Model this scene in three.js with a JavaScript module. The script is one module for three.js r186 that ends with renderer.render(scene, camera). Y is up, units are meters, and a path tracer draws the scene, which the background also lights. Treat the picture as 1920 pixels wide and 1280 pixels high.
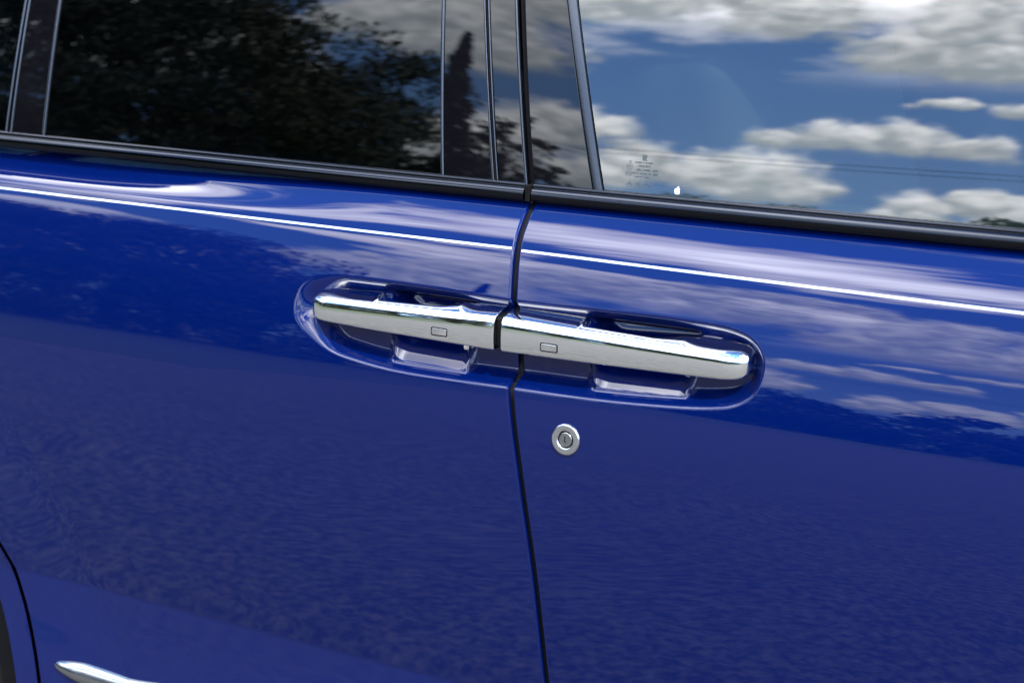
import * as THREE from 'three';
import { mergeGeometries } from 'three/addons/utils/BufferGeometryUtils.js';
import { RoundedBoxGeometry } from 'three/addons/geometries/RoundedBoxGeometry.js';
import { ImprovedNoise } from 'three/addons/math/ImprovedNoise.js';

// ---------------------------------------------------------------- camera, exposure
const scene = new THREE.Scene();
const camera = new THREE.PerspectiveCamera(20.727, 1024 / 682, 0.05, 900);
camera.position.set(0.91183, 1.44548, 1.49258);
camera.lookAt(0.91183 - 0.499739, 1.44548 - 0.241922, 1.49258 - 0.831706);
const renderer = new THREE.WebGLRenderer({ antialias: true });
camera.focus = 1.85; camera.userData.fStop = 6.8;
renderer.toneMapping = THREE.LinearToneMapping;
renderer.toneMappingExposure = 2.2;
renderer.shadowMap.enabled = true;

// ---------------------------------------------------------------- helpers: noise, random
const perlin = new ImprovedNoise();
const noise = (x, y, z = 0) => perlin.noise(x + 100.3, y + 57.7, z + 31.1);
function fbm(x, y, z, oct, gain = 0.5) {
  let s = 0, a = 1, f = 1, t = 0;
  for (let i = 0; i < oct; i++) { s += a * noise(x * f, y * f, z + i * 7.3); t += a; a *= gain; f *= 2.03; }
  return s / t;
}
let seed = 12345;
const rnd = () => { seed = (seed * 1664525 + 1013904223) >>> 0; return seed / 4294967296; };
const rr = (a, b) => a + (b - a) * rnd();
const ss = (a, b, x) => { const t = Math.min(1, Math.max(0, (x - a) / (b - a))); return t * t * (3 - 2 * t); };
const lerp = (a, b, t) => a + (b - a) * t;
const RAD = Math.PI / 180;

// ---------------------------------------------------------------- sky: blue air with cumulus, azimuth is measured from +z towards -x
const SKYW = 3072, SKYH = 1536;
function makeSky() {
  const data = new Float32Array(SKYW * SKYH * 4);
  // low cumulus: [azimuth, elevation of the flat base, half width, height, seed] in degrees
  const low = [
    [24.5, 6.5, 5.6, 5.2, 1], [18.2, 10.9, 5.0, 3.2, 2], [15.0, 5.2, 3.2, 4.2, 3], [30.6, 9.6, 4.0, 4.3, 4],
    [32.6, 5.5, 3.6, 6.8, 5], [15.2, 17.0, 5.6, 9.5, 6], [28.0, 19.6, 6.5, 7.5, 7], [13.5, 14.2, 2.0, 1.8, 8],
    [17.0, 14.8, 1.2, 0.9, 9], [36.5, 15.4, 5.5, 9, 10], [47, 12, 7, 8, 11], [22.8, 24, 4, 4, 12], [8, 7, 5, 4, 13], [3, 13, 6, 6, 14],
  ];
  for (let i = 0; i < 120; i++) {
    const az = rr(-180, 180);
    if (az > 8 && az < 40) continue;
    low.push([az, rr(5, 27), rr(3, 9), rr(2.5, 7), 20 + i]);
  }
    for (let j = 0; j < SKYH; j++) {
    const el = ((j + 0.5) / SKYH - 0.5) * Math.PI;
    for (let i = 0; i < SKYW; i++) {
      const lon = ((i + 0.5) / SKYW - 0.5) * 2 * Math.PI;
      const k = (j * SKYW + i) * 4;
      data[k + 3] = 1;
      if (el < 0) { data[k] = 0.32; data[k + 1] = 0.36; data[k + 2] = 0.4; continue; }
      const dx = Math.cos(el) * Math.cos(lon), dy = Math.sin(el), dz = Math.cos(el) * Math.sin(lon);
      const h = Math.pow(1 - dy, 5);
      let r = lerp(0.17, 0.46, h), g = lerp(0.42, 0.78, h), b = lerp(1.05, 1.3, h);
      // layer of broken cloud overhead
      if (dy > 0.26) {
        const u = dx / (dy + 0.06) * 1.5, v = dz / (dy + 0.06) * 1.5;
        let d = fbm(u * 1.3 + 3.1, v * 1.3 + 1.7, 2.2, 7, 0.55);
        d += 0.34 * Math.exp(-(((Math.atan2(-dx, dz) / RAD - 52) / 30) ** 2) - ((el / RAD - 52) / 9) ** 2);
        const th = ss(0.1, 0.5, d);
        d = ss(-0.02, 0.15, d) * ss(0.26, 0.42, dy);
        const c = lerp(3.8, 7.6, th) * (0.82 + 0.5 * fbm(u * 4 + 8, v * 4, 5.5, 4));
        r = lerp(r, c, d); g = lerp(g, c * 1.0, d); b = lerp(b, c * 1.03, d);
      }
      data[k] = r; data[k + 1] = g; data[k + 2] = b;
    }
  }
  for (const [az, base, hw, ht, sd] of low) {
    // lobes of the heap
    const lobes = [], n = Math.round(9 + hw * 2.2);
    let s2 = sd * 7919 + 13;
    const r2 = () => { s2 = (s2 * 1103515245 + 12345) % 2147483648; return s2 / 2147483648; };
    for (let q = 0; q < n; q++) {
      const a = (r2() * 2 - 1), rad = (0.2 + 0.3 * r2()) * Math.min(ht, hw) * (1.1 - 0.5 * a * a);
      lobes.push([a * hw * 0.86, rad * 0.4 + r2() * Math.max(0, ht - rad * 1.5) * (1 - a * a), rad]);
    }
    const ce = Math.cos((base + ht / 2) * RAD);
    const j0 = Math.max(0, Math.floor(((base - 2) / 180 + 0.5) * SKYH)), j1 = Math.ceil(((base + ht + 2) / 180 + 0.5) * SKYH);
    const half = (hw + 3) / ce;
    const lonC = 90 + az;                           // towards -x from +z
    const i0 = Math.floor(((lonC - half) / 360 + 0.5) * SKYW), i1 = Math.ceil(((lonC + half) / 360 + 0.5) * SKYW);
    for (let j = j0; j < j1; j++) for (let ii = i0; ii < i1; ii++) {
      const i = ((ii % SKYW) + SKYW) % SKYW, k = (j * SKYW + i) * 4;
      const e = ((j + 0.5) / SKYH - 0.5) * 180 - base, a = (((ii + 0.5) / SKYW - 0.5) * 360 - lonC) * ce;
      const wx = a + 1.1 * fbm(a * 0.5, e * 0.55, sd, 5), wy = e + 0.9 * fbm(a * 0.5 + 9, e * 0.6 + 4, sd + 3, 5);
      let d = -9, top = 0;
      for (const [lx, ly, lr] of lobes) {
        const q = 1 - Math.hypot(wx - lx, (wy - ly) * 1.15) / lr;
        if (q > d) { d = q; top = (wy - ly) / lr; }
      }
      d = ss(-0.22, 0.5, d + 0.55 * fbm(a * 1.3, e * 1.6, sd + 9, 5, 0.6)) * ss(-0.7, 0.5, e + 0.6 * fbm(a * 0.9, sd, e * 0.5, 3));
      if (d <= 0) continue;
      const lit = ss(-0.25, 1, 0.5 * top + 0.6 * (e / ht) + 0.9 * fbm(a * 0.9 + 5, e * 1.2, sd + 17, 5));
      const cr = lerp(0.95, 2.65, lit), cg = lerp(1.08, 2.7, lit), cb = lerp(1.18, 2.75, lit);
      data[k] = lerp(data[k], cr, d * 0.96); data[k + 1] = lerp(data[k + 1], cg, d * 0.96); data[k + 2] = lerp(data[k + 2], cb, d * 0.96);
    }
  }
  const t = new THREE.DataTexture(data, SKYW, SKYH, THREE.RGBAFormat, THREE.FloatType);
  t.mapping = THREE.EquirectangularReflectionMapping; t.magFilter = THREE.LinearFilter; t.minFilter = THREE.LinearFilter; t.needsUpdate = true;
  return t;
}
const sky = makeSky();
scene.background = sky; scene.environment = sky;

// ---------------------------------------------------------------- sun: high, ahead of the car on this side
const sun = new THREE.DirectionalLight(new THREE.Color(1, 0.95, 0.87), 4.6);
{
  const az = -55 * RAD, el = 52 * RAD;
  sun.position.set(-Math.sin(az) * Math.cos(el) * 40, Math.sin(el) * 40, Math.cos(az) * Math.cos(el) * 40);
  sun.target.position.set(0, 0.8, 0);
  sun.castShadow = true; sun.shadow.mapSize.set(4096, 4096); sun.shadow.radius = 1;
  Object.assign(sun.shadow.camera, { left: -6, right: 6, top: 6, bottom: -6, near: 1, far: 90 });
  scene.add(sun, sun.target);
}

// ---------------------------------------------------------------- materials
const std = (o) => new THREE.MeshStandardMaterial(o), phy = (o) => new THREE.MeshPhysicalMaterial(o);
const lin = (r, g, b) => new THREE.Color().setRGB(r, g, b);
const M = {
  paint: phy({ color: lin(0.0001, 0.0045, 0.054), metalness: 0.25, roughness: 0.4, specularIntensity: 0.0, clearcoat: 1, clearcoatRoughness: 0.0 }),
  stripe: phy({ color: lin(0.42, 0.5, 0.56), roughness: 0.4, clearcoat: 1, clearcoatRoughness: 0.02 }),
  chrome: std({ color: lin(0.9, 0.9, 0.87), metalness: 1, roughness: 0.03 }),
  satin: std({ color: lin(0.38, 0.39, 0.4), metalness: 1, roughness: 0.2 }),
  darkChrome: std({ color: lin(0.028, 0.031, 0.038), metalness: 1, roughness: 0.1 }),
  frameMetal: std({ color: lin(0.08, 0.087, 0.1), metalness: 1, roughness: 0.22 }),
  glossBlack: phy({ color: lin(0.002, 0.002, 0.003), roughness: 0.01, clearcoat: 0, ior: 1.56 }),
  rubber: phy({ color: lin(0.004, 0.004, 0.005), roughness: 0.5, specularIntensity: 0.15 }),
  dark: phy({ color: lin(0.005, 0.005, 0.005), roughness: 0.8, specularIntensity: 0.1 }),
  frontGlass: phy({ color: lin(0.42, 0.52, 0.5), roughness: 0, metalness: 0, transmission: 1, thickness: 0, ior: 2.1 }),
  rearGlass: phy({ color: lin(0.03, 0.07, 0.1), roughness: 0, metalness: 0, transmission: 1, thickness: 0, ior: 1.6 }),
  farGlass: phy({ color: lin(0.25, 0.31, 0.3), roughness: 0, metalness: 0, transmission: 1, thickness: 0, ior: 1.5 }),
  leather: std({ color: lin(0.018, 0.02, 0.021), roughness: 0.6 }),
  carpet: std({ color: lin(0.012, 0.012, 0.013), roughness: 0.95 }),
  tyre: phy({ color: lin(0.006, 0.006, 0.0065), roughness: 0.8, specularIntensity: 0.2 }),
  rim: std({ color: lin(0.5, 0.5, 0.52), metalness: 1, roughness: 0.25 }),
};

// ---------------------------------------------------------------- naming
function tag(o, label, category, group, kind) {
  if (label) o.userData.label = label;
  if (category) o.userData.category = category;
  if (group) o.userData.group = group;
  if (kind) o.userData.kind = kind;
  return o;
}
function mesh(name, geo, mat, parent = scene) {
  const m = new THREE.Mesh(geo, mat); m.name = name; m.castShadow = m.receiveShadow = true; parent.add(m); return m;
}
function geoOf(pos, idx, nor, uv) {
  const g = new THREE.BufferGeometry();
  g.setAttribute('position', new THREE.Float32BufferAttribute(pos, 3));
  g.setIndex(idx);
  if (nor) g.setAttribute('normal', new THREE.Float32BufferAttribute(nor, 3)); else g.computeVertexNormals();
  g.setAttribute('uv', new THREE.Float32BufferAttribute(uv || new Array(pos.length / 3 * 2).fill(0), 2));
  return g;
}
const flat = (g) => { const q = g.toNonIndexed(); q.computeVertexNormals(); return q; };

// ---------------------------------------------------------------- body side surface z = S(x, y)
// slope of the surface (degrees the outward normal points up) against height
const PROF = [[0.30, -14], [0.40, -4], [0.46, 3], [0.50, 8], [0.54, 11.2], [0.57, 11.5], [0.60, 10.4], [0.625, 9], [0.6415, 8.6], [0.6485, -5.6], [0.66, -5.6], [0.70, -4.8], [0.75, -3.2], [0.80, -1.3], [0.85, 0.7], [0.90, 3.2], [0.93, 5.2],
  [0.96, 7.6], [0.99, 10.4], [1.02, 13.4], [1.045, 16.8], [1.07, 19.0], [1.085, 21.4], [1.097, 26], [1.11, 34], [1.125, 44], [1.139, 51], [1.16, 58], [1.2, 60]];
function slope(y) {
  let i = 1; while (i < PROF.length - 2 && y > PROF[i + 1][0]) i++;
  const [x0, a] = PROF[i - 1], [x1, b] = PROF[i], [x2, c] = PROF[i + 1], [x3, d] = PROF[Math.min(i + 2, PROF.length - 1)];
  const t = Math.min(1, Math.max(-0.5, (y - x1) / (x2 - x1))), lim = (m, p, q) => (p * q <= 0 ? 0 : Math.sign(m) * Math.min(Math.abs(m), 3 * Math.abs(p), 3 * Math.abs(q)));
  const s0 = (b - a) / (x1 - x0), s1 = (c - b) / (x2 - x1), s2 = (d - c) / (x3 - x2 || 1);
  const m1 = lim((s0 + s1) / 2, s0, s1) * (x2 - x1), m2 = lim((s1 + s2) / 2, s1, s2) * (x2 - x1);
  const t2 = t * t, t3 = t2 * t;
  return Math.tan((b * (2 * t3 - 3 * t2 + 1) + m1 * (t3 - 2 * t2 + t) + c * (3 * t2 - 2 * t3) + m2 * (t3 - t2)) * RAD);
}
const ZT = [], ZY0 = 0.28, ZDY = 0.0005;
{
  let z = 0;
  for (let k = 0; k < 2000; k++) { ZT.push(z); z -= slope(ZY0 + (k + 0.5) * ZDY) * ZDY; }
  const at = ZT[Math.round((1.02 - ZY0) / ZDY)]; for (let k = 0; k < ZT.length; k++) ZT[k] -= at;
}
const zProf = (y) => { const f = (y - ZY0) / ZDY, k = Math.min(ZT.length - 2, Math.max(0, Math.floor(f))); return lerp(ZT[k], ZT[k + 1], f - k); };

// outline of the handle recess, metres on the body side
const RECESS = new THREE.CatmullRomCurve3([[-0.2426, 1.0096], [-0.2412, 1.0287], [-0.2313, 1.0404], [-0.2083, 1.0456], [-0.1519, 1.0474], [-0.0876, 1.0477], [-0.0251, 1.0465], [0.0114, 1.0460], [0.0698, 1.0468], [0.1485, 1.0482],
  [0.2026, 1.0482], [0.2399, 1.0460], [0.2606, 1.0392], [0.2708, 1.0264], [0.2712, 1.0123], [0.2648, 0.9974], [0.2504, 0.9874], [0.2274, 0.9818], [0.158, 0.9756], [0.0908, 0.9728], [0.0146, 0.9717], [-0.0463, 0.9705],
  [-0.1095, 0.9703], [-0.1555, 0.9735], [-0.1962, 0.9802], [-0.2211, 0.9906], [-0.2358, 0.9996]].map(([x, y]) => new THREE.Vector3(x, y, 0)), true, 'centripetal').getPoints(220);
function recessDist(x, y) {                        // positive inside
  let best = 9, inside = false;
  for (let i = 0, n = RECESS.length - 1; i < n; i++) {
    const a = RECESS[i], b = RECESS[i + 1], ex = b.x - a.x, ey = b.y - a.y, px = x - a.x, py = y - a.y;
    const t = Math.min(1, Math.max(0, (px * ex + py * ey) / (ex * ex + ey * ey + 1e-12)));
    const d = (px - ex * t) ** 2 + (py - ey * t) ** 2;
    if (d < best) best = d;
    if ((a.y > y) !== (b.y > y) && x < a.x + (y - a.y) / (b.y - a.y) * ex) inside = !inside;
  }
  return (inside ? 1 : -1) * Math.sqrt(best);
}
const CUPS = [[-0.138, -0.030, 0.9715, 0.9708], [0.090, 0.208, 0.9733, 0.9790]];   // left, right, foot at each end
function sink(x, y) {                              // depth of the recess and of its two finger cups
  if (x < -0.262 || x > 0.292 || y < 0.955 || y > 1.066) return 0;
  const d = recessDist(x, y);
  if (d < -0.0055) return 0;
  const W = 0.0105 + 0.024 * ss(-0.185, -0.232, x);          // the rear end opens in a shallow bowl
  const f = ss(-0.0055, W, d);
  let s = (0.0165 - 0.13 * (y - 1.012)) * f;                 // its floor stands more upright than the leaning door skin
  for (const [a, b, ya, yb] of CUPS) if (x > a && x < b && y > 0.965) {
    // finger cup: from the lip a ledge slopes in, ever steeper, and runs into an even back
    const dy = y - lerp(ya, yb, (x - a) / (b - a)) - 0.012 * (1 - ss(0.002, 0.034, x - a)) ** 2 - 0.004 * (1 - ss(0.004, 0.018, b - x)) ** 2, e = Math.max(0, dy - 0.0035);
    const softMin = (p, q, k) => 0.5 * (p + q - Math.sqrt((p - q) ** 2 + k * k) + k * 0.25);
    const c = softMin(softMin(s, 0.0085, 0.003) + 0.47 * e + 3.5 * e * e, 0.041 - 0.13 * (y - 1.012), 0.004);
    const top = ss(0, 0.010, 1.0435 - y), w = ss(0, 0.017, x - a) * ss(0, 0.009, b - x) * ss(0.0, 0.009, s);
    s = lerp(s, lerp(s, Math.max(0, c), top), w);
  }
  return s;
}
const WHEEL = [-1.088, 0.39];
function extra(x, y) {
  let z = -0.02 * x * x - sink(x, y);
  // flare of the rear wheel arch and the haunch above it
  const r = Math.hypot(x - WHEEL[0], y - WHEEL[1]);
  z += 0.009 * ss(0.62, 0.44, r);
  z += 0.00005 * Math.sin(x * 17 + y * 9) + 0.000012 * Math.sin(x * 37 - y * 17 + 1);   // sheet metal is never quite true
  if (x < -0.1 && y > 1.09) z -= 0.0145 * ss(-0.12, -0.62, x) * ss(1.102, 1.125, y);   // hollow shoulder over the haunch
  return z;
}
const S = (x, y) => zProf(y) + extra(x, y);
function nS(x, y, v = new THREE.Vector3()) {
  const e = 0.0004;
  return v.set(-(extra(x + e, y) - extra(x - e, y)) / (2 * e), slope(y) - (extra(x, y + e) - extra(x, y - e)) / (2 * e), 1).normalize();
}
// the cut between the doors leans forward towards its foot
const SEAM = [[0.38, 0.070], [0.60, 0.0640], [0.672, 0.0600], [0.7845, 0.0504], [0.8798, 0.0349], [0.9614, 0.0198], [1.02, 0.0140], [1.0514, 0.0105], [1.0806, 0.0068], [1.1048, 0.0046], [1.1235, 0.004], [1.16, 0.0032]];
const seamCurve = new THREE.CatmullRomCurve3(SEAM.map(([y, x]) => new THREE.Vector3(x, y, 0)), false, 'centripetal').getPoints(300);
const seam = (y) => { let i = 0; while (i < seamCurve.length - 2 && seamCurve[i + 1].y < y) i++; const a = seamCurve[i], b = seamCurve[i + 1]; return lerp(a.x, b.x, Math.min(1, Math.max(0, (y - a.y) / (b.y - a.y)))); };

function steps(list) {                             // [from, to, step] ranges -> coordinates
  const out = [];
  for (const [a, b, s] of list) { const n = Math.max(1, Math.round((b - a) / s)); for (let i = 0; i < n; i++) out.push(a + (b - a) * i / n); }
  out.push(list[list.length - 1][1]); return out;
}
// sheet over the body between two side edges (functions of y), each edge rolled in with a small radius
function bodySheet(ys, us, xl, xr, rollL, rollR, rollTop = 0) {
  const pos = [], nor = [], idx = [], n = new THREE.Vector3();
  const rr_ = 0.0028, K = 5;
  const rows = ys.map((y) => ({ y, dy: 0, f: 0 }));
  const cols = [];
  const hem = (side) => { const a = []; for (let k = 1; k <= K; k++) a.push([side, k / K * Math.PI / 2, 0]); a.push([side, Math.PI / 2, 0.0015]); return a; };
  if (rollL) cols.push(...hem(-1).reverse());
  for (const u of us) cols.push([0, u]);
  if (rollR) cols.push(...hem(1));
  for (const { y } of rows) {
    const a = xl(y) + (rollL ? rr_ : 0), b = xr(y) - (rollR ? rr_ : 0);
    for (const c of cols) {
      if (c[0] === 0) {
        const x = lerp(a, b, c[1]); nS(x, y, n);
        pos.push(x, y, S(x, y)); nor.push(n.x, n.y, n.z);
      } else {
        const x = c[0] < 0 ? a : b, ph = c[1]; nS(x, y, n);
        const z = S(x, y);
        pos.push(x + c[0] * rr_ * Math.sin(ph), y - n.y * rr_ * (1 - Math.cos(ph)), z - rr_ * (1 - Math.cos(ph)) - c[2]);
        const nx = n.x * Math.cos(ph) + c[0] * Math.sin(ph), ny = n.y * Math.cos(ph), nz = n.z * Math.cos(ph), l = Math.hypot(nx, ny, nz);
        nor.push(nx / l, ny / l, nz / l);
      }
    }
  }
  const W = cols.length;
  for (let j = 0; j < rows.length - 1; j++) for (let i = 0; i < W - 1; i++) { const p = j * W + i; idx.push(p, p + 1, p + W, p + 1, p + W + 1, p + W); }
  return geoOf(pos, idx, nor);
}

// ---------------------------------------------------------------- glasshouse surface
const G0 = Math.tan(9 * RAD), G1 = (Math.tan(15 * RAD) - G0) / 0.2;
const TWIST = -0.03;                                // the glasshouse turns a little in plan as it rises
const G = (x, y) => { const h = y - 1.155; return -0.058 - G0 * h - 0.5 * G1 * h * h - 0.02 * x * x - TWIST * x * h; };
// slab on the glasshouse: its edges run straight from the belt (y 1.152) through a point at y 1.327 up to yTop
function glassSlab(bl, br, tl, tr, { y0 = 1.146, y1 = 1.60, off = 0, thick = 0.004, yaw = 0, twist = 0, nx = 10, ny = 40, crown = 0, round = 0.0008 } = {}) {
  const pos = [], nor = [], idx = [];
  const at = (u, y, o) => {
    const k = (y - 1.152) / 0.175, x = lerp(lerp(bl, tl, k), lerp(br, tr, k), u), xc = (lerp(bl, tl, k) + lerp(br, tr, k)) / 2;
    return [x, y, G(x, y) + o + (Math.tan(yaw * RAD) - twist * (y - 1.155)) * (x - xc) - crown * (2 * u - 1) ** 2];
  };
  const us = []; for (let i = 0; i <= nx; i++) us.push(i / nx);
  const W = nx + 5;
  for (let j = 0; j <= ny; j++) {
    const y = lerp(y0, y1, j / ny);
    for (let i = 0; i < W; i++) {
      const ii = Math.min(nx, Math.max(0, i - 2)), u = us[ii];
      let p;
      if (i === 0 || i === W - 1) { p = at(u, y, off - thick); }
      else if (i === 1 || i === W - 2) { p = at(u, y, off - round); }
      else { p = at(u, y, off); if (i === 2) p[0] += round; if (i === W - 3) p[0] -= round; }
      pos.push(...p);
      const a = at(Math.min(1, u + 0.01), y, off), b = at(Math.max(0, u - 0.01), y, off), c = at(u, y + 0.002, off), d = at(u, y - 0.002, off);
      const e1 = new THREE.Vector3(a[0] - b[0], a[1] - b[1], a[2] - b[2]), e2 = new THREE.Vector3(c[0] - d[0], c[1] - d[1], c[2] - d[2]);
      const n = e1.cross(e2).normalize();
      if (i < 2) n.set(-1, 0, i ? 0.5 : 0).normalize(); if (i > W - 3) n.set(1, 0, i < W - 1 ? 0.5 : 0).normalize();
      nor.push(n.x, n.y, n.z);
    }
  }
  for (let j = 0; j < ny; j++) for (let i = 0; i < W - 1; i++) { const p = j * W + i; idx.push(p, p + 1, p + W, p + 1, p + W + 1, p + W); }
  return geoOf(pos, idx, nor);
}

// profile given as [normal angle, length] runs, started at (y, z); swept along x
function profile(start, runs, seg = 0.0007) {
  let [y, z] = start; const out = [[y, z, runs[0][0]]];
  for (const [a0, a1, len] of runs) {
    const n = Math.max(2, Math.ceil(len / seg), Math.ceil(Math.abs(a1 - a0) / 6));
    for (let i = 0; i < n; i++) { const a = lerp(a0, a1, (i + 0.5) / n) * RAD; y += Math.cos(a) * len / n; z -= Math.sin(a) * len / n; out.push([y, z, lerp(a0, a1, (i + 1) / n)]); }
  }
  return out;
}
function sweepX(pts, xs, dz, caps = true) {
  const pos = [], nor = [], idx = [], n = pts.length;
  for (const x of xs) for (const [y, z, a] of pts) { pos.push(x, y, z + dz(x)); nor.push(0, Math.sin(a * RAD), Math.cos(a * RAD)); }
  for (let i = 0; i < xs.length - 1; i++) for (let k = 0; k < n - 1; k++) { const p = i * n + k; idx.push(p, p + n, p + 1, p + 1, p + n, p + n + 1); }
  if (caps) for (const e of [0, xs.length - 1]) {
    const s = pos.length / 3, sx = e ? 1 : -1;
    for (const [y, z] of pts) { pos.push(xs[e], y, z + dz(xs[e])); nor.push(sx, 0, 0); }
    const tri = THREE.ShapeUtils.triangulateShape(pts.map(([y, z]) => new THREE.Vector2(z, y)), []);
    const flip = THREE.ShapeUtils.area(pts.map(([y, z]) => new THREE.Vector2(z, y))) * (e ? -1 : 1) < 0;
    for (const t of tri) idx.push(s + t[0], s + t[flip ? 2 : 1], s + t[flip ? 1 : 2]);
  }
  return geoOf(pos, idx, nor);
}

// ================================================================ THE CAR
const car = new THREE.Group(); car.name = 'car'; scene.add(car);
tag(car, 'glossy deep blue car with meeting chrome door handles and white pinstripe', 'car');

const YS = steps([[0.40, 0.63, 0.008], [0.63, 0.66, 0.0012], [0.66, 0.955, 0.006], [0.955, 1.0605, 0.0011], [1.0605, 1.139, 0.002]]);
// --- rear door
const rearCut = (y) => { const dy = y - WHEEL[1]; return dy < 0.4776 ? WHEEL[0] + Math.sqrt(Math.max(0, 0.488 ** 2 - dy * dy)) : -1.0; };
const GAP = 0.0026;
{
  const us = [...steps([[-1, -0.26, 0.012], [-0.26, 0.006, 0.0012]])].map((x) => (x + 1) / 1.006);
  // the same fractions of the width are used at every height, so the recess is resolved where the door is at full width
  const usLow = us;
  const g = bodySheet(YS, usLow, rearCut, (y) => seam(y) - GAP, true, true);
  var rearDoor = mesh('rear_door', g, M.paint, car);
}
// --- front door
{
  const us = [...steps([[0.01, 0.285, 0.0012], [0.285, 1.05, 0.012]])].map((x) => (x - 0.01) / 1.04);
  const g = bodySheet(YS, us, (y) => seam(y) + GAP, () => 1.05, true, true);
  var frontDoor = mesh('front_door', g, M.paint, car);
}
// --- rear quarter panel round the wheel arch
{
  const pos = [], nor = [], idx = [], n = new THREE.Vector3(), NT = 120, NR = 34;
  for (let i = 0; i <= NT; i++) {
    const th = lerp(-25, 190, i / NT) * RAD, c = Math.cos(th), s = Math.sin(th);
    let R = 0.484;
    if (c * 0.484 <= 0.094) { R = Math.min(0.738 / Math.max(s, 1e-3), c > 0 ? 0.094 / c : 9, c < 0 ? 0.7 / -c : 9); if (R < 0.484) R = 0.484; }
    for (let k = 0; k <= NR; k++) {
      const q = Math.max(0, k - 4) / (NR - 4), r = lerp(0.45, R, q), x = WHEEL[0] + c * r, y = WHEEL[1] + s * r;
      nS(x, y, n); let z = S(x, y);
      if (k < 4) { const ph = (4 - k) / 4; z -= ph === 1 ? 0.04 : 0.004 * ph; n.set(n.x - c * ph * 2, n.y - s * ph * 2, n.z).normalize(); }
      pos.push(x, y, z); nor.push(n.x, n.y, n.z);
    }
  }
  for (let i = 0; i < NT; i++) for (let k = 0; k < NR; k++) { const p = i * (NR + 1) + k; idx.push(p, p + 1, p + NR + 1, p + 1, p + NR + 2, p + NR + 1); }
  mesh('rear_fender', geoOf(pos, idx, nor), M.paint, car);
}
// --- black behind the gaps
{
  const strip = (y0, y1, xa, xb, dz) => { const pos = [], idx = []; const n = 60; for (let i = 0; i <= n; i++) { const y = lerp(y0, y1, i / n); pos.push(xa(y), y, S(xa(y) - 0.02, y) - dz, xb(y), y, S(xb(y) + 0.02, y) - dz); if (i < n) { const p = i * 2; idx.push(p, p + 1, p + 2, p + 1, p + 3, p + 2); } } return geoOf(pos, idx); };
  mesh('door_seal', strip(0.4, 1.136, (y) => seam(y) - 0.012, (y) => seam(y) + 0.012, 0.005), M.rubber, car);
  const arc = []; for (let i = 0; i <= 40; i++) { const th = lerp(-10, 78, i / 40) * RAD; const x = WHEEL[0] + 0.486 * Math.cos(th), y = WHEEL[1] + 0.486 * Math.sin(th); arc.push(new THREE.Vector3(x, y, S(x, y) - 0.012)); }
  mesh('door_seal', new THREE.TubeGeometry(new THREE.CatmullRomCurve3(arc), 60, 0.006, 6), M.rubber, car);
  // inner door skins close the body behind the sheet metal
  mesh('body_shell', new THREE.BoxGeometry(2.0, 0.70, 0.02).translate(0.1, 0.77, -0.12), M.dark, car);
  mesh('rocker_panel', new RoundedBoxGeometry(1.75, 0.14, 0.10, 3, 0.03).translate(0.25, 0.32, -0.03), M.paint, car);
}
// --- pinstripe
function stripe(x0, x1, yOf, parent) {
  const pos = [], nor = [], idx = [], n = new THREE.Vector3(), N = 160, w = 0.00105;
  for (let i = 0; i <= N; i++) {
    const x = lerp(x0, x1, i / N), y = yOf(x);
    for (const s of [-1, -0.6, 0.6, 1]) { const yy = y + s * w, o = Math.abs(s) === 1 ? 0.00002 : 0.00022; nS(x, yy, n); pos.push(x + n.x * o, yy + n.y * o, S(x, yy) + n.z * o); nor.push(n.x, n.y, n.z); }
  }
  for (let i = 0; i < N; i++) for (let k = 0; k < 3; k++) { const p = i * 4 + k; idx.push(p, p + 4, p + 1, p + 1, p + 4, p + 5); }
  mesh('pinstripe', geoOf(pos, idx, nor), M.stripe, parent);
}
stripe(-0.98, seam(1.0965) - GAP - 0.003, (x) => 1.0967 - 0.0022 * x * x, rearDoor);
stripe(seam(1.095) + GAP + 0.003, 1.03, (x) => 1.0957 - 0.0078 * x - 0.0012 * x * x, frontDoor);

// --- belt trims
const beltRear = profile([1.1392, -0.0590], [[-88, -84, 0.0068], [-84, -24, 0.0022], [-24, 14, 0.0062], [14, 46, 0.0052], [46, 88, 0.0008], [88, 60, 0.0010], [60, -20, 0.0006], [-20, 30, 0.0026], [30, 80, 0.0016], [80, 90, 0.003]], 0.0004);
const beltDz = (x) => -0.02 * x * x;
{
  mesh('belt_trim', sweepX(beltRear, steps([[-1.2, -0.0025, 0.03]]), beltDz), M.darkChrome, rearDoor);
  mesh('belt_trim', sweepX(beltRear, steps([[0.0065, 1.1, 0.03]]), beltDz), M.darkChrome, frontDoor);
  const shadowGap = profile([1.1366, -0.0600], [[-88, -60, 0.0060], [-60, 0, 0.0030], [0, 60, 0.0010]], 0.0006);  // black strip put in for the shaded gap beneath the trim
  mesh('belt_shade_strip', sweepX(shadowGap, steps([[-1.2, -0.0025, 0.03]]), beltDz), M.rubber, rearDoor);
  mesh('belt_shade_strip', sweepX(shadowGap, steps([[0.0065, 1.1, 0.03]]), beltDz), M.rubber, frontDoor);
  mesh('belt_end_cap', new RoundedBoxGeometry(0.0055, 0.0165, 0.012, 2, 0.0012).translate(0.0015, 1.1465, -0.0565), M.dark, rearDoor);
}
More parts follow.
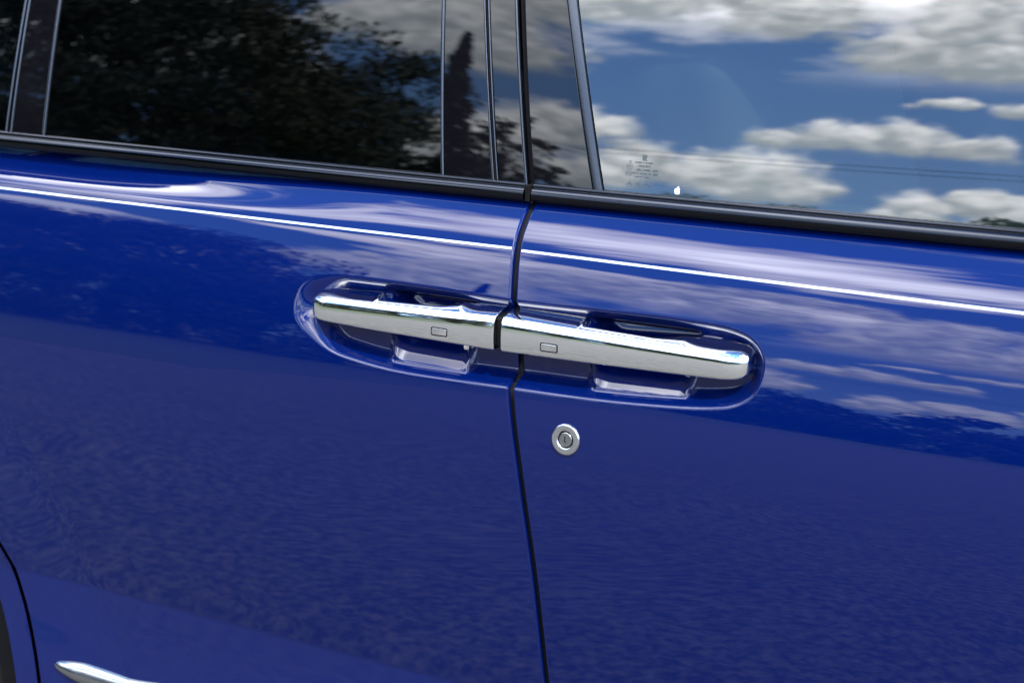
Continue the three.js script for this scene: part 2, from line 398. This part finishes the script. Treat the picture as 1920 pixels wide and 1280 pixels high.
// --- windows, pillars and their trims: [belt left, belt right, left and right at y 1.327]
const slabMesh = (name, mat, parent, a, o) => mesh(name, glassSlab(...a, o), mat, parent);
slabMesh('window_pane', M.rearGlass, rearDoor, [-0.6535, -0.1025, -0.6465, -0.1235], { off: -0.001, thick: 0.004, nx: 30 });
slabMesh('pillar_trim', M.glossBlack, rearDoor, [-0.706, -0.657, -0.6945, -0.6505], { off: 0.0005, yaw: 0.6 });
slabMesh('window_divider', M.frameMetal, rearDoor, [-0.657, -0.6535, -0.6505, -0.6465], { off: 0.0015, crown: 0.0006 });
slabMesh('window_divider', M.frameMetal, car, [-0.7105, -0.7067, -0.6985, -0.6947], { off: 0.002, crown: 0.001 });
slabMesh('window_divider', M.frameMetal, car, [-0.7185, -0.7145, -0.7045, -0.7005], { off: 0.002, crown: 0.001 });
slabMesh('quarter_window', M.rearGlass, car, [-1.15, -0.72, -1.1, -0.706], { off: -0.001, yaw: 0.0 });
slabMesh('window_divider', M.frameMetal, rearDoor, [-0.1022, -0.0987, -0.1232, -0.1192], { off: 0.0012, crown: 0.0005 });
slabMesh('pillar_cover', M.glossBlack, rearDoor, [-0.0982, -0.0410, -0.1187, -0.0735], { off: 0.0005, yaw: -0.15, twist: 0.12 });
slabMesh('pillar_strip', M.frameMetal, rearDoor, [-0.0405, -0.0387, -0.0730, -0.0712], { off: 0.002, crown: 0.0003 });
slabMesh('pillar_strip', M.rubber, rearDoor, [-0.0386, -0.0360, -0.0711, -0.0686], { off: 0.0004 });
slabMesh('pillar_strip', M.frameMetal, rearDoor, [-0.0359, -0.0343, -0.0685, -0.0665], { off: 0.0018, crown: 0.0003 });
slabMesh('pillar_cover', M.glossBlack, rearDoor, [-0.0340, -0.0035, -0.0662, -0.0372], { off: 0.0008, yaw: 0.1, twist: 0.12 });
slabMesh('pillar_strip', M.frameMetal, rearDoor, [-0.0033, -0.0008, -0.0370, -0.0342], { off: 0.0022, crown: 0.0003 });
slabMesh('pillar_seal', M.rubber, rearDoor, [-0.0006, 0.0055, -0.0340, -0.0262], { off: -0.004 });
slabMesh('pillar_cover', M.glossBlack, frontDoor, [0.0058, 0.0715, -0.0258, 0.0214], { off: 0.0008, yaw: 0.45, twist: 0.12 });
slabMesh('window_frame', M.frameMetal, frontDoor, [0.0722, 0.0822, 0.0222, 0.0324], { off: 0.0016, crown: 0.0002 });
slabMesh('window_pane', M.frontGlass, frontDoor, [0.0826, 0.98, 0.0328, 0.94], { off: -0.001, nx: 40, ny: 60 });
// sealing lips along the foot of each window
const lip = profile([1.1515, -0.0605], [[-60, 0, 0.0004], [0, 80, 0.0010], [80, 100, 0.002]], 0.0003);
mesh('window_seal', sweepX(lip, steps([[0.0835, 1.05, 0.03]]), (x) => beltDz(x) + 0.0036), M.satin, frontDoor);
mesh('window_seal', sweepX(lip, steps([[-1.15, -0.004, 0.03]]), (x) => beltDz(x) + 0.0032), M.rubber, rearDoor);

// --- print on the front window and the small white sticker
function printPatch() {
  const W = 768, H = 768, c = document.createElement('canvas'); c.width = W; c.height = H;
  const x = c.getContext('2d');
  x.clearRect(0, 0, W, H); x.fillStyle = '#2e3c40'; x.strokeStyle = '#2e3c40'; x.textAlign = 'center';
  const t = (s, px, py, f) => { x.font = f; x.fillText(s, px, py); };
  t('R', 408, 150, 'bold 150px serif'); t('R', 424, 166, 'bold 150px serif');
  t('XI', 130, 215, 'bold 44px sans-serif'); t('SAINT-GOBAIN', 410, 225, '54px sans-serif');
  t('SEKURIT', 420, 300, 'bold 66px sans-serif'); t('43R - 01082', 410, 372, 'bold 54px sans-serif');
  t('DOT27  M2H28  AS2', 390, 440, '44px sans-serif'); t('E 000199  -PVB-', 380, 515, '44px sans-serif'); t('2   · · · ·', 430, 575, '44px sans-serif');
  x.lineWidth = 7;
  for (const [px, py, s] of [[120, 300, 'E5'], [112, 440, 'CC']]) { x.beginPath(); x.arc(px, py, 58, 0, 7); x.stroke(); t(s, px, py + 20, 'bold 56px sans-serif'); }
  for (const px of [140, 320, 500]) { x.beginPath(); x.arc(px, 650, 66, 0.25, Math.PI - 0.25); x.closePath(); x.stroke(); x.beginPath(); x.arc(px, 625, 34, 0, Math.PI); x.stroke(); x.fillRect(px - 5, 590, 10, 50); }
  x.fillRect(610, 335, 90, 40); x.fillRect(610, 400, 90, 50);
  const tex = new THREE.CanvasTexture(c); tex.colorSpace = THREE.SRGBColorSpace;
  const x0 = 0.1005, x1 = 0.1395, y0 = 1.1585, y1 = 1.1935, N = 8, pos = [], uv = [], idx = [];
  for (let j = 0; j <= N; j++) for (let i = 0; i <= N; i++) { const px = lerp(x0, x1, i / N), py = lerp(y0, y1, j / N); pos.push(px, py, G(px, py) - 0.0007); uv.push(i / N, j / N); }
  for (let j = 0; j < N; j++) for (let i = 0; i < N; i++) { const p = j * (N + 1) + i; idx.push(p, p + 1, p + N + 1, p + 1, p + N + 2, p + N + 1); }
  mesh('glass_print', geoOf(pos, idx, null, uv), std({ map: tex, transparent: true, opacity: 0.9, roughness: 0.6 }), frontDoor);
  // sticker: a small bitten round fruit shape
  const s = new THREE.Shape(); s.moveTo(0, 0.0028);
  s.bezierCurveTo(0.0012, 0.0036, 0.003, 0.0034, 0.0032, 0.0022); s.bezierCurveTo(0.0018, 0.0014, 0.0018, -0.0004, 0.0032, -0.001);
  s.bezierCurveTo(0.0026, -0.003, 0.0018, -0.0038, 0.0008, -0.0034); s.bezierCurveTo(0.0003, -0.0031, -0.0003, -0.0031, -0.0008, -0.0034);
  s.bezierCurveTo(-0.0022, -0.0038, -0.0034, -0.0012, -0.0032, 0.0008); s.bezierCurveTo(-0.003, 0.003, -0.0016, 0.0036, 0, 0.0028);
  const leaf = new THREE.Shape(); leaf.moveTo(0, 0.0034); leaf.quadraticCurveTo(0.0002, 0.0052, 0.0018, 0.0054); leaf.quadraticCurveTo(0.0016, 0.0038, 0, 0.0034);
  const g = mergeGeometries([new THREE.ExtrudeGeometry(s, { depth: 0.0002, bevelEnabled: false, curveSegments: 10 }), new THREE.ExtrudeGeometry(leaf, { depth: 0.0002, bevelEnabled: false, curveSegments: 6 })]);
  g.scale(0.82, 0.82, 1); g.rotateX(-9 * RAD); g.translate(0.1585, 1.1610, G(0.1585, 1.161) - 0.0006);
  mesh('window_sticker', g, std({ color: 0xffffff, roughness: 0.5 }), frontDoor);
}
printPatch();

// --- door handles
function makeHandle(x0, x1, outer, btnX, cup) {
  // cross-section at x: bottom, front face, rounded top, top face, back
  const NX = 330, rings = [];
  const L = x1 - x0, xs = [];
  for (let i = 0; i <= NX; i++) { let u = i / NX; u = u - 0.8 * Math.sin(2 * Math.PI * u) / (2 * Math.PI); xs.push(x0 + L * u); }
  const outerX = outer < 0 ? x0 : x1, innerX = outer < 0 ? x1 : x0;
  let NP = 0;
  for (const x of xs) {
    const dOut = Math.abs(x - outerX), dIn = Math.abs(x - innerX);
    const k = 1 - Math.min(1, dIn / L);                                  // 1 at the meeting end
    let zf = 0.0135 - 0.02 * x * x - 0.004 * (1 - k) ** 2, yb = lerp(1.0075, 1.0035, Math.sqrt(k)), yt = lerp(1.0300, 1.0365, k);
    let zb = -0.018;
    // finger opening: a short step at the left end of the cup, a long fillet at the right
    const open = ss(cup[0] - 0.001, cup[0] + 0.006, x) * ss(cup[1] + 0.006, cup[1] - 0.048, x);
    zb = lerp(zb, zf - 0.0135, open);
    let pull = 0;
    if (dOut < 0.026) { const u = 1 - dOut / 0.026; const q = 1 - Math.sqrt(Math.max(0, 1 - u * u)); zf -= 0.0145 * q; yb += 0.0065 * q * q + 0.001 * q; yt -= 0.003 * q; pull = q; }
    if (dIn < 0.0012) { const u = 1 - dIn / 0.0012; const q = (1 - Math.sqrt(Math.max(0, 1 - u * u))) * 0.0012; zf -= q; yb += q; yt -= q; }
    const R = Math.min(0.0088, (zf - zb) * 0.75), rb = 0.0028, ring = [];
    const start = zf - rb;
    ring.push([yb, zb + 0.002], [yb, lerp(zb + 0.002, start, 0.5)], [yb, start - 0.0003]);
    for (let i = 0; i <= 7; i++) { const a = lerp(-90, -4, i / 7) * RAD; ring.push([yb + rb + rb * Math.sin(a), start + rb * Math.cos(a)]); }
    const faceH = yt - R * 0.72 - (yb + rb);
    let y = ring[ring.length - 1][0], z = ring[ring.length - 1][1];
    for (let i = 0; i < 12; i++) { const a = lerp(-4, 9, (i + 0.5) / 12) * RAD, h = faceH / 12; y += h; z -= Math.tan(a) * h; ring.push([y, z]); }
    for (let i = 0; i < 30; i++) { const a = lerp(9, 61, (i + 0.5) / 30) * RAD, l = R * (52 / 30) * RAD; y += Math.cos(a) * l; z -= Math.sin(a) * l; ring.push([y, z]); }
    const endZ = Math.min(z - 0.0006, zb + 0.002);
    for (let i = 1; i <= 6; i++) { const q = i / 6; ring.push([y + 0.52 * Math.min(z - endZ, 0.016) * (q - 0.22 * q * q), lerp(z, endZ, q)]); }
    const ty = ring[ring.length - 1][0];
    ring.push([ty - 0.0008, endZ - 0.0014], [ty - 0.003, endZ - 0.002], [lerp(ty, yb, 0.5), endZ - 0.002], [yb + 0.002, endZ - 0.002]);
    NP = ring.length; rings.push(ring.map(([a, b]) => [x, a, b]));
  }
  const pos = [], idx = [];
  for (const r of rings) for (const p of r) pos.push(...p);
  for (let i = 0; i < rings.length - 1; i++) for (let k = 0; k < NP; k++) { const a = i * NP + k, b = i * NP + (k + 1) % NP; idx.push(a, a + NP, b, b, a + NP, b + NP); }
  let g = geoOf(pos, idx);
  // ends
  const caps = [0, rings.length - 1].map((e) => {
    const r = rings[e], p = r.flat(), tri = THREE.ShapeUtils.triangulateShape(r.map((q) => new THREE.Vector2(q[2], q[1])), []);
    // contour in (z, y): a positive area faces -x
    const want = e ? -1 : 1; return geoOf(p, tri.map((t) => (THREE.ShapeUtils.area(r.map((q) => new THREE.Vector2(q[2], q[1]))) * want > 0 ? t : [t[0], t[2], t[1]])).flat(), r.map(() => [e ? 1 : -1, 0, 0]).flat());
  });
  g = mergeGeometries([g, ...caps]);
  const h = mesh('door_handle', g, M.chrome, car);
  // lock button: a rounded chrome pad in a dark groove
  const rect = (w, hh, r) => { const s = new THREE.Shape(); s.moveTo(-w + r, -hh); s.lineTo(w - r, -hh); s.absarc(w - r, -hh + r, r, -Math.PI / 2, 0); s.lineTo(w, hh - r); s.absarc(w - r, hh - r, r, 0, Math.PI / 2); s.lineTo(-w + r, hh); s.absarc(-w + r, hh - r, r, Math.PI / 2, Math.PI); s.lineTo(-w, -hh + r); s.absarc(-w + r, -hh + r, r, Math.PI, Math.PI * 1.5); return s; };
  const ext = (s, d, b) => new THREE.ExtrudeGeometry(s, { depth: d, bevelEnabled: b > 0, bevelSize: b, bevelThickness: b, bevelSegments: 3, curveSegments: 8 });
  // front face height there
  let fz = -9; for (const r of rings) if (Math.abs(r[0][0] - btnX) < 0.0025) for (const p of r) if (Math.abs(p[1] - 1.0142) < 0.002) fz = Math.max(fz, p[2]);
  mesh('button_groove', ext(rect(0.0096, 0.0043, 0.0020), 0.0004, 0).translate(btnX, 1.0142, fz - 0.00025), M.rubber, h);
  mesh('lock_button', ext(rect(0.0083, 0.0030, 0.0012), 0.0003, 0.0002).translate(btnX, 1.0142, fz - 0.00005), M.chrome, h);
  return h;
}
const leftHandle = makeHandle(-0.2260, 0.0022, -1, -0.0600, [-0.1455, -0.026]);
tag(leftHandle, 'left chrome handle, on the rear door');
const rightHandle = makeHandle(0.0100, 0.2620, 1, 0.0635, [0.0880, 0.212]);
tag(rightHandle, 'right chrome handle, on the front door');
mesh('handle_gasket', new RoundedBoxGeometry(0.0085, 0.030, 0.024, 2, 0.003).translate(0.0063, 1.0205, -0.004), M.rubber, car);

// --- door lock
{
  const ring = mesh('door_lock', new THREE.LatheGeometry([[0.0153, -0.003], [0.0153, 0.0003], [0.0150, 0.0012], [0.0144, 0.0019], [0.0136, 0.0022], [0.0094, 0.0022], [0.0087, 0.0018], [0.0081, 0.0007], [0.0078, -0.0005]].map(([a, b]) => new THREE.Vector2(a, b)), 96).rotateX(Math.PI / 2), std({ color: lin(0.62, 0.63, 0.63), metalness: 1, roughness: 0.16 }), car);
  mesh('lock_groove', new THREE.CylinderGeometry(0.0083, 0.0083, 0.001, 48).rotateX(Math.PI / 2).translate(0, 0, 0.0001), M.rubber, ring);
  const cyl = mesh('key_cylinder', new THREE.LatheGeometry([[0.0070, -0.001], [0.0070, 0.0006], [0.0067, 0.0011], [0.0061, 0.0013], [0, 0.0013]].map(([a, b]) => new THREE.Vector2(a, b)), 64).rotateX(Math.PI / 2), M.satin, ring);
  mesh('keyhole', mergeGeometries([new THREE.BoxGeometry(0.0009, 0.0056, 0.0004).translate(-0.0008, 0.0002, 0.0013), new THREE.BoxGeometry(0.0018, 0.0006, 0.0004).translate(0.0005, -0.0023, 0.0013)]), M.rubber, ring);
  const p = [0.0835, 0.9275], n = nS(...p);
  ring.position.set(p[0], p[1], S(...p)); ring.quaternion.setFromUnitVectors(new THREE.Vector3(0, 0, 1), n);
}
// --- chrome spear low on the rear door
{
  const N = 90, pos = [], idx = [], NP = 16;
  for (let i = 0; i <= N; i++) {
    const u = i / N, x = lerp(-0.600, 0.05, u), s = x + 0.600;
    const yc = 0.5470 + 0.115 * Math.min(s, 0.2) - 0.02 * Math.max(0, s - 0.2) - 0.02 * Math.min(1, s / 0.12), hh = 0.0125 * Math.sqrt(Math.min(1, s / 0.05)) + 0.0003, dp = 0.008 * Math.sqrt(Math.min(1, s / 0.03)) + 0.0002;
    for (let k = 0; k < NP; k++) { const a = k / (NP - 1) * Math.PI - Math.PI / 2; const y = yc + Math.sin(a) * hh; pos.push(x, y, S(x, y) + Math.cos(a) * dp - 0.0005); }
  }
  for (let i = 0; i < N; i++) for (let k = 0; k < NP - 1; k++) { const p = i * NP + k; idx.push(p, p + NP, p + 1, p + 1, p + NP, p + NP + 1); }
  mesh('sill_trim', geoOf(pos, idx), M.satin, rearDoor);
}
// --- rear wheel
{
  const w = mesh('rear_wheel', new THREE.LatheGeometry([[0.29, -0.11], [0.33, -0.125], [0.375, -0.125], [0.4, -0.11], [0.408, -0.08], [0.41, 0], [0.408, 0.08], [0.4, 0.11], [0.375, 0.125], [0.33, 0.125], [0.29, 0.11]].map(([a, b]) => new THREE.Vector2(a, b)), 96).rotateX(Math.PI / 2), M.tyre, car);
  w.position.set(WHEEL[0], 0.41, -0.15);
  const rimG = [new THREE.LatheGeometry([[0.291, -0.1], [0.285, 0.0], [0.28, 0.1], [0.291, 0.112], [0.297, 0.112], [0.292, 0.1]].map(([a, b]) => new THREE.Vector2(a, b)), 64).rotateX(Math.PI / 2), new THREE.CylinderGeometry(0.06, 0.065, 0.03, 32).rotateX(Math.PI / 2).translate(0, 0, 0.08)];
  for (let k = 0; k < 7; k++) rimG.push(new RoundedBoxGeometry(0.05, 0.25, 0.03, 2, 0.01).translate(0, 0.165, 0.075).rotateZ(k / 7 * Math.PI * 2));
  mesh('rim', mergeGeometries(rimG.map((g) => g.index ? g.toNonIndexed() : g)), M.rim, w);
  const tr = []; for (let k = 0; k < 72; k++) for (const s of [-1, 1]) tr.push(new THREE.BoxGeometry(0.024, 0.012, 0.07).rotateY(s * 0.35).translate(0, 0.411, s * 0.055).rotateZ((k + (s > 0 ? 0.5 : 0)) / 72 * Math.PI * 2));
  mesh('tread', mergeGeometries(tr), M.tyre, w);
  mesh('wheel_housing', new THREE.CylinderGeometry(0.47, 0.47, 0.34, 48, 1, true, 0, Math.PI).rotateZ(Math.PI / 2).rotateY(Math.PI / 2).translate(WHEEL[0], WHEEL[1], -0.22), std({ color: lin(0.008, 0.008, 0.008), roughness: 0.9, side: THREE.DoubleSide }), car);
}
// --- cabin behind the glass
{
  mesh('cabin_floor', new THREE.BoxGeometry(2.4, 0.06, 1.66).translate(0, 0.45, -0.96), M.carpet, car);
  mesh('roof', new RoundedBoxGeometry(2.7, 0.07, 1.62, 4, 0.03).translate(0, 1.63, -0.95), M.paint, car);
  const far = new THREE.Shape([[-1.3, 0.42], [1.2, 0.42], [1.2, 1.15], [-1.3, 1.15]].map((p) => new THREE.Vector2(...p)));
  mesh('far_side', new THREE.ExtrudeGeometry(far, { depth: 0.06, bevelEnabled: false }).translate(0, 0, -1.84), M.leather, car);
  for (const [a, b] of [[-1.3, -0.95], [-0.1, 0.05]]) mesh('far_pillar', new THREE.BoxGeometry(b - a, 0.46, 0.05).translate((a + b) / 2, 1.38, -1.78), M.dark, car);
  for (const [a, b] of [[-0.95, -0.1], [0.05, 1.2]]) mesh('far_window', new THREE.BoxGeometry(b - a, 0.46, 0.004).translate((a + b) / 2, 1.38, -1.79), M.farGlass, car);
  mesh('rear_bulkhead', new THREE.BoxGeometry(0.06, 1.2, 1.66).translate(-1.28, 1.03, -0.96), M.leather, car);
  mesh('dashboard', new RoundedBoxGeometry(0.3, 0.55, 1.6, 3, 0.06).translate(1.15, 0.8, -0.95), M.leather, car);
  mesh('door_lining', new RoundedBoxGeometry(2.1, 0.05, 0.05, 3, 0.015).translate(0.05, 1.125, -0.125), M.leather, car);
  for (const [x, z] of [[0.2, -0.55], [0.2, -1.35], [-0.85, -0.55], [-0.85, -1.35]]) {
    const s = mesh('seat', new RoundedBoxGeometry(0.5, 0.16, 0.5, 4, 0.06).translate(x + 0.22, 0.66, z), M.leather, car);
    mesh('backrest', new RoundedBoxGeometry(0.16, 0.62, 0.5, 4, 0.06).rotateZ(0.25).translate(x - 0.1, 0.98, z), M.leather, s);
    mesh('headrest', new RoundedBoxGeometry(0.1, 0.17, 0.26, 4, 0.04).rotateZ(0.2).translate(x - 0.2, 1.37, z), M.leather, s);
  }
}

// ================================================================ THE GROUND
{
  const N = 1024, d = new Uint8Array(N * N * 4), b = new Uint8Array(N * N * 4);
  // a tile of 3 m; every noise wraps by blending is not needed, the seams lie metres apart
  const per = (x, y, f, s) => { const a = x / N * Math.PI * 2, c = y / N * Math.PI * 2, R = f / (2 * Math.PI); return perlin.noise(R * Math.cos(a) + 40 + s, R * Math.sin(a) + R * Math.cos(c) * 0.7 + 11, R * Math.sin(c) + s * 3.1); };
  for (let y = 0; y < N; y++) for (let x = 0; x < N; x++) {
    const k = (y * N + x) * 4;
    const big = per(x, y, 9, 1), mid = per(x, y, 105, 2), fine = per(x, y, 240, 5), grit = rnd() - 0.5;
    let v = 0.042 + 0.007 * big + 0.046 * mid + 0.043 * fine + 0.022 * grit;
    if (mid + fine < -0.62) v -= 0.03;
    v = Math.max(0.014, Math.min(0.5, v));
    const s = (q) => Math.round(255 * (q <= 0.0031308 ? 12.92 * q : 1.055 * Math.pow(q, 1 / 2.4) - 0.055));
    d[k] = s(v * 1.02); d[k + 1] = s(v); d[k + 2] = s(v * 0.92); d[k + 3] = 255;
    const h = Math.round(128 + 90 * (mid * 0.5 + fine * 0.6) + 40 * grit); b[k] = b[k + 1] = b[k + 2] = Math.max(0, Math.min(255, h)); b[k + 3] = 255;
  }
  const tex = (a, srgb) => { const t = new THREE.DataTexture(a, N, N, THREE.RGBAFormat); t.wrapS = t.wrapT = THREE.RepeatWrapping; t.magFilter = THREE.LinearFilter; if (srgb) t.colorSpace = THREE.SRGBColorSpace; t.repeat.set(800 / 3, 800 / 3); t.needsUpdate = true; return t; };
  const g = new THREE.PlaneGeometry(800, 800, 8, 8).rotateX(-Math.PI / 2);
  tag(mesh('ground', g, std({ map: tex(d, true), bumpMap: tex(b, false), bumpScale: 0.004, roughness: 0.95 })), 'sunlit grey brown tarmac ground beside the car', 'ground', null, 'structure');
}

{
  const sh = new THREE.Shape(), edge = [];
  for (let az = 150; az >= -150; az -= 1) { const d = lerp(38, 9, ss(12, 44, az)) + 2.2 * fbm(az * 0.11, 2, 7, 4); edge.push([-Math.sin(az * RAD) * d, -Math.cos(az * RAD) * d]); }  // dark verge reaches nearer on the tree side, in place of tree shade
  edge.forEach(([x, y], i) => (i ? sh.lineTo(x, y) : sh.moveTo(x, y)));
  for (let az = -150; az <= 150; az += 5) sh.lineTo(-Math.sin(az * RAD) * 380, -Math.cos(az * RAD) * 380);
  const g = new THREE.ShapeGeometry(sh).rotateX(-Math.PI / 2).translate(0, 0.006, 0);
  tag(mesh('verge_and_tree_shade', g, std({ color: lin(0.022, 0.034, 0.012), roughness: 1 })), 'dark grass verge at the foot of the trees, also standing in for their shade', 'grass', null, 'structure');
}

// ================================================================ TREES that the paint and glass mirror
const leafMat = [lin(0.014, 0.024, 0.009), lin(0.012, 0.021, 0.01), lin(0.009, 0.018, 0.01)].map((c) => std({ color: c, roughness: 0.8, side: THREE.DoubleSide }));
const barkMat = std({ color: lin(0.04, 0.032, 0.024), roughness: 0.95 });
function leafCloud(points, size) {
  const pos = [], idx = [], nor = [];
  for (const [x, y, z] of points) {
    const q = new THREE.Quaternion().setFromEuler(new THREE.Euler(rr(0, 6), rr(0, 6), rr(0, 6))), s = size * rr(0.6, 1.3);
    const n = new THREE.Vector3(0, 0, 1).applyQuaternion(q), b = pos.length / 3;
    for (const [u, v] of [[-0.5, 0], [0, -0.32], [0.5, 0], [0, 0.32]]) { const p = new THREE.Vector3(u * s, v * s, 0).applyQuaternion(q); pos.push(x + p.x, y + p.y, z + p.z); nor.push(n.x, n.y, n.z); }
    idx.push(b, b + 1, b + 2, b, b + 2, b + 3);
  }
  return geoOf(pos, idx, nor);
}
function broadTree(h, w, nClump, nLeaf, mat, leaf = 0.3) {
  const t = new THREE.Group(), pts = [], limbs = [];
  const trunk = new THREE.CylinderGeometry(h * 0.012, h * 0.028, h * 0.62, 9, 4).translate(0, h * 0.31, 0); limbs.push(trunk);
  for (let c = 0; c < nClump; c++) {
    const v = Math.pow(rnd(), 0.8), y = h * lerp(0.03, 0.96, v), rad = w * Math.sqrt(Math.max(0.04, 1 - Math.pow(2 * v - 0.85, 2))) * Math.sqrt(rnd()), a = rr(0, 6.283);
    const cx = Math.cos(a) * rad, cz = Math.sin(a) * rad, cr = w * rr(0.16, 0.34);
    for (let k = 0; k < nLeaf; k++) { const d = new THREE.Vector3(rr(-1, 1), rr(-1, 1), rr(-1, 1)); if (d.length() > 1) continue; d.setLength(Math.pow(d.length(), 0.6)); pts.push([cx + d.x * cr, y + d.y * cr * 0.75, cz + d.z * cr]); }
    if (c % 3 === 0) { const from = new THREE.Vector3(0, Math.min(h * 0.6, y * 0.75), 0), to = new THREE.Vector3(cx, y, cz), len = from.distanceTo(to); const g = new THREE.CylinderGeometry(h * 0.002, h * 0.007, len, 5).translate(0, len / 2, 0); g.applyQuaternion(new THREE.Quaternion().setFromUnitVectors(new THREE.Vector3(0, 1, 0), to.clone().sub(from).normalize())).translate(from.x, from.y, from.z); limbs.push(g); }
  }
  mesh('trunk', mergeGeometries(limbs), barkMat, t); mesh('crown', leafCloud(pts, leaf), mat, t); return t;
}
function conifer(h, w, mat) {
  const t = new THREE.Group(), pts = [], limbs = [new THREE.CylinderGeometry(0.03, h * 0.018, h, 8).translate(0, h / 2, 0)];
  for (let k = 0; k < 130; k++) {
    const v = k / 130, y = h * (0.06 + 0.94 * v), len = w * Math.pow(1 - v, 1.05) * rr(0.5, 1.15) + 0.03, a = k * 2.4 + rr(-0.4, 0.4);
    for (let q = 0; q < 60; q++) { const s = Math.sqrt(rnd()); pts.push([Math.cos(a) * len * s + rr(-0.2, 0.2) * (1.06 - v), y - 0.35 * len * s + rr(-0.16, 0.16), Math.sin(a) * len * s + rr(-0.2, 0.2) * (1.06 - v)]); }
  }
  mesh('trunk', mergeGeometries(limbs), barkMat, t); mesh('crown', leafCloud(pts, 0.22), mat, t); return t;
}
const treeCount = {};
function plant(t, name, az, dist, turn, scale, label, group) {
  const n = treeCount[name] = (treeCount[name] ?? -1) + 1;
  t.name = n ? `${name}_${String(n).padStart(3, '0')}` : name;
  t.position.set(-Math.sin(az * RAD) * dist, 0, Math.cos(az * RAD) * dist); t.rotation.y = turn; t.scale.setScalar(scale);
  tag(t, label, 'tree', group); scene.add(t);
}
const bA = broadTree(10, 3.6, 64, 560, leafMat[0], 0.15), bB = broadTree(10.5, 3.4, 64, 560, leafMat[1], 0.15);
const treeRow = 'tall leafy trees mirrored in the rear window';
[[42.6, 28, 1.08, 'dark leafy tree mirrored in the middle of the rear window'], [47.5, 25, 0.92, 'dark leafy tree mirrored at the rear end of the rear window'], [36.7, 33, 1.06, 'leafy tree mirrored beside the front edge of the rear window'],
  [50.2, 22.5, 0.8, 'nearest leafy tree mirrored at the far left of the rear door paint'], [39.6, 32, 0.95, 'lowest leafy tree in the dip between two taller mirrored trees'], [53, 24, 0.85, 'leafy tree mirrored in the narrow quarter window'], [60, 27, 0.95, 'leafy tree mirrored in the far rear paint of the car'], [45, 36, 1.3, 'farthest leafy tree mirrored behind the others in the rear window'],
].forEach(([az, d, s, label], i) => plant(i === 0 ? bA : i === 1 ? bB : (i % 2 ? bB : bA).clone(), 'broadleaf_tree', az, d, i * 1.7, s, label, treeRow));
plant(conifer(11.2, 1.35, leafMat[2]), 'conifer', 33.0, 30, 0, 1.0, 'tall narrow conifer mirrored in the black door pillar');
plant(broadTree(8.6, 1.15, 30, 130, leafMat[2], 0.17), 'slender_tree', 31.6, 32, 2, 0.95, 'short ragged tree mirrored beside the tall conifer in the door pillar');
// the far wood all round reads as one mass
{
  const src = [broadTree(8, 4.2, 44, 200, leafMat[0], 0.36), broadTree(7, 4.6, 44, 200, leafMat[1], 0.36)], parts = [];
  for (let az = 29.5; az > -115; az -= 1.6) {
    const tall = [24.5, 20.4, 13.3].some((q) => Math.abs(q - az) < 1.15);
    const d = rr(62, 84), s = tall ? d / 62 * 1.0 : d / 73 * rr(0.66, 0.82), a = az + rr(-0.8, 0.8), t = src[rnd() > 0.5 ? 0 : 1];
    const m = new THREE.Matrix4().compose(new THREE.Vector3(-Math.sin(a * RAD) * d, -0.3, Math.cos(a * RAD) * d), new THREE.Quaternion().setFromAxisAngle(new THREE.Vector3(0, 1, 0), rr(0, 6)), new THREE.Vector3(s, s, s));
    parts.push(t.getObjectByName('crown').geometry.clone().applyMatrix4(m));
  }
  for (let az = 63; az < 118; az += 5.5) {
    const d = rr(26, 36), s = rr(1.2, 1.6), a = az + rr(-1, 1), t = src[rnd() > 0.5 ? 0 : 1];
    const m = new THREE.Matrix4().compose(new THREE.Vector3(-Math.sin(a * RAD) * d, -0.3, Math.cos(a * RAD) * d), new THREE.Quaternion().setFromAxisAngle(new THREE.Vector3(0, 1, 0), rr(0, 6)), new THREE.Vector3(s, s, s));
    parts.push(t.getObjectByName('crown').geometry.clone().applyMatrix4(m));
  }
  tag(mesh('far_wood', mergeGeometries(parts), leafMat[1]), 'far line of woodland mirrored as a dark band below the clouds', 'wood', null, 'stuff');
}

// overhead cable between two poles, seen only as a thin line in the paint
{
  const P = (az, d) => new THREE.Vector3(-Math.sin(az * RAD) * d, 0, Math.cos(az * RAD) * d), a = P(49, 44), b = P(-22, 44), H = 8.1;
  for (const [p, label] of [[a, 'wooden cable pole hidden among the tall mirrored trees'], [b, 'wooden cable pole standing in the open far from the trees']]) {
    const g = new THREE.Group(); g.name = p === a ? 'utility_pole' : 'utility_pole_001'; g.position.copy(p); tag(g, label, 'utility pole'); scene.add(g);
    mesh('shaft', new THREE.CylinderGeometry(0.1, 0.14, H + 0.4, 12).translate(0, (H + 0.4) / 2, 0), barkMat, g);
    mesh('crossarm', new THREE.BoxGeometry(0.1, 0.12, 1.2).translate(0, H - 0.1, 0), barkMat, g);
  }
  const pts = []; for (let i = 0; i <= 40; i++) { const u = i / 40, p = a.clone().lerp(b, u); p.y = H - 4 * 0.9 * u * (1 - u); pts.push(p); }
  tag(mesh('overhead_cable', new THREE.TubeGeometry(new THREE.CatmullRomCurve3(pts), 80, 0.013, 6), M.rubber), 'lower of two thin overhead cables mirrored as fine dark lines in the front door paint', 'cable');
  tag(mesh('overhead_cable_001', new THREE.TubeGeometry(new THREE.CatmullRomCurve3(pts.map((p) => p.clone().add(new THREE.Vector3(0, 0.26, 0)))), 80, 0.013, 6), M.rubber), 'upper of two thin overhead cables mirrored as fine dark lines in the front door paint', 'cable');
}

renderer.render(scene, camera);
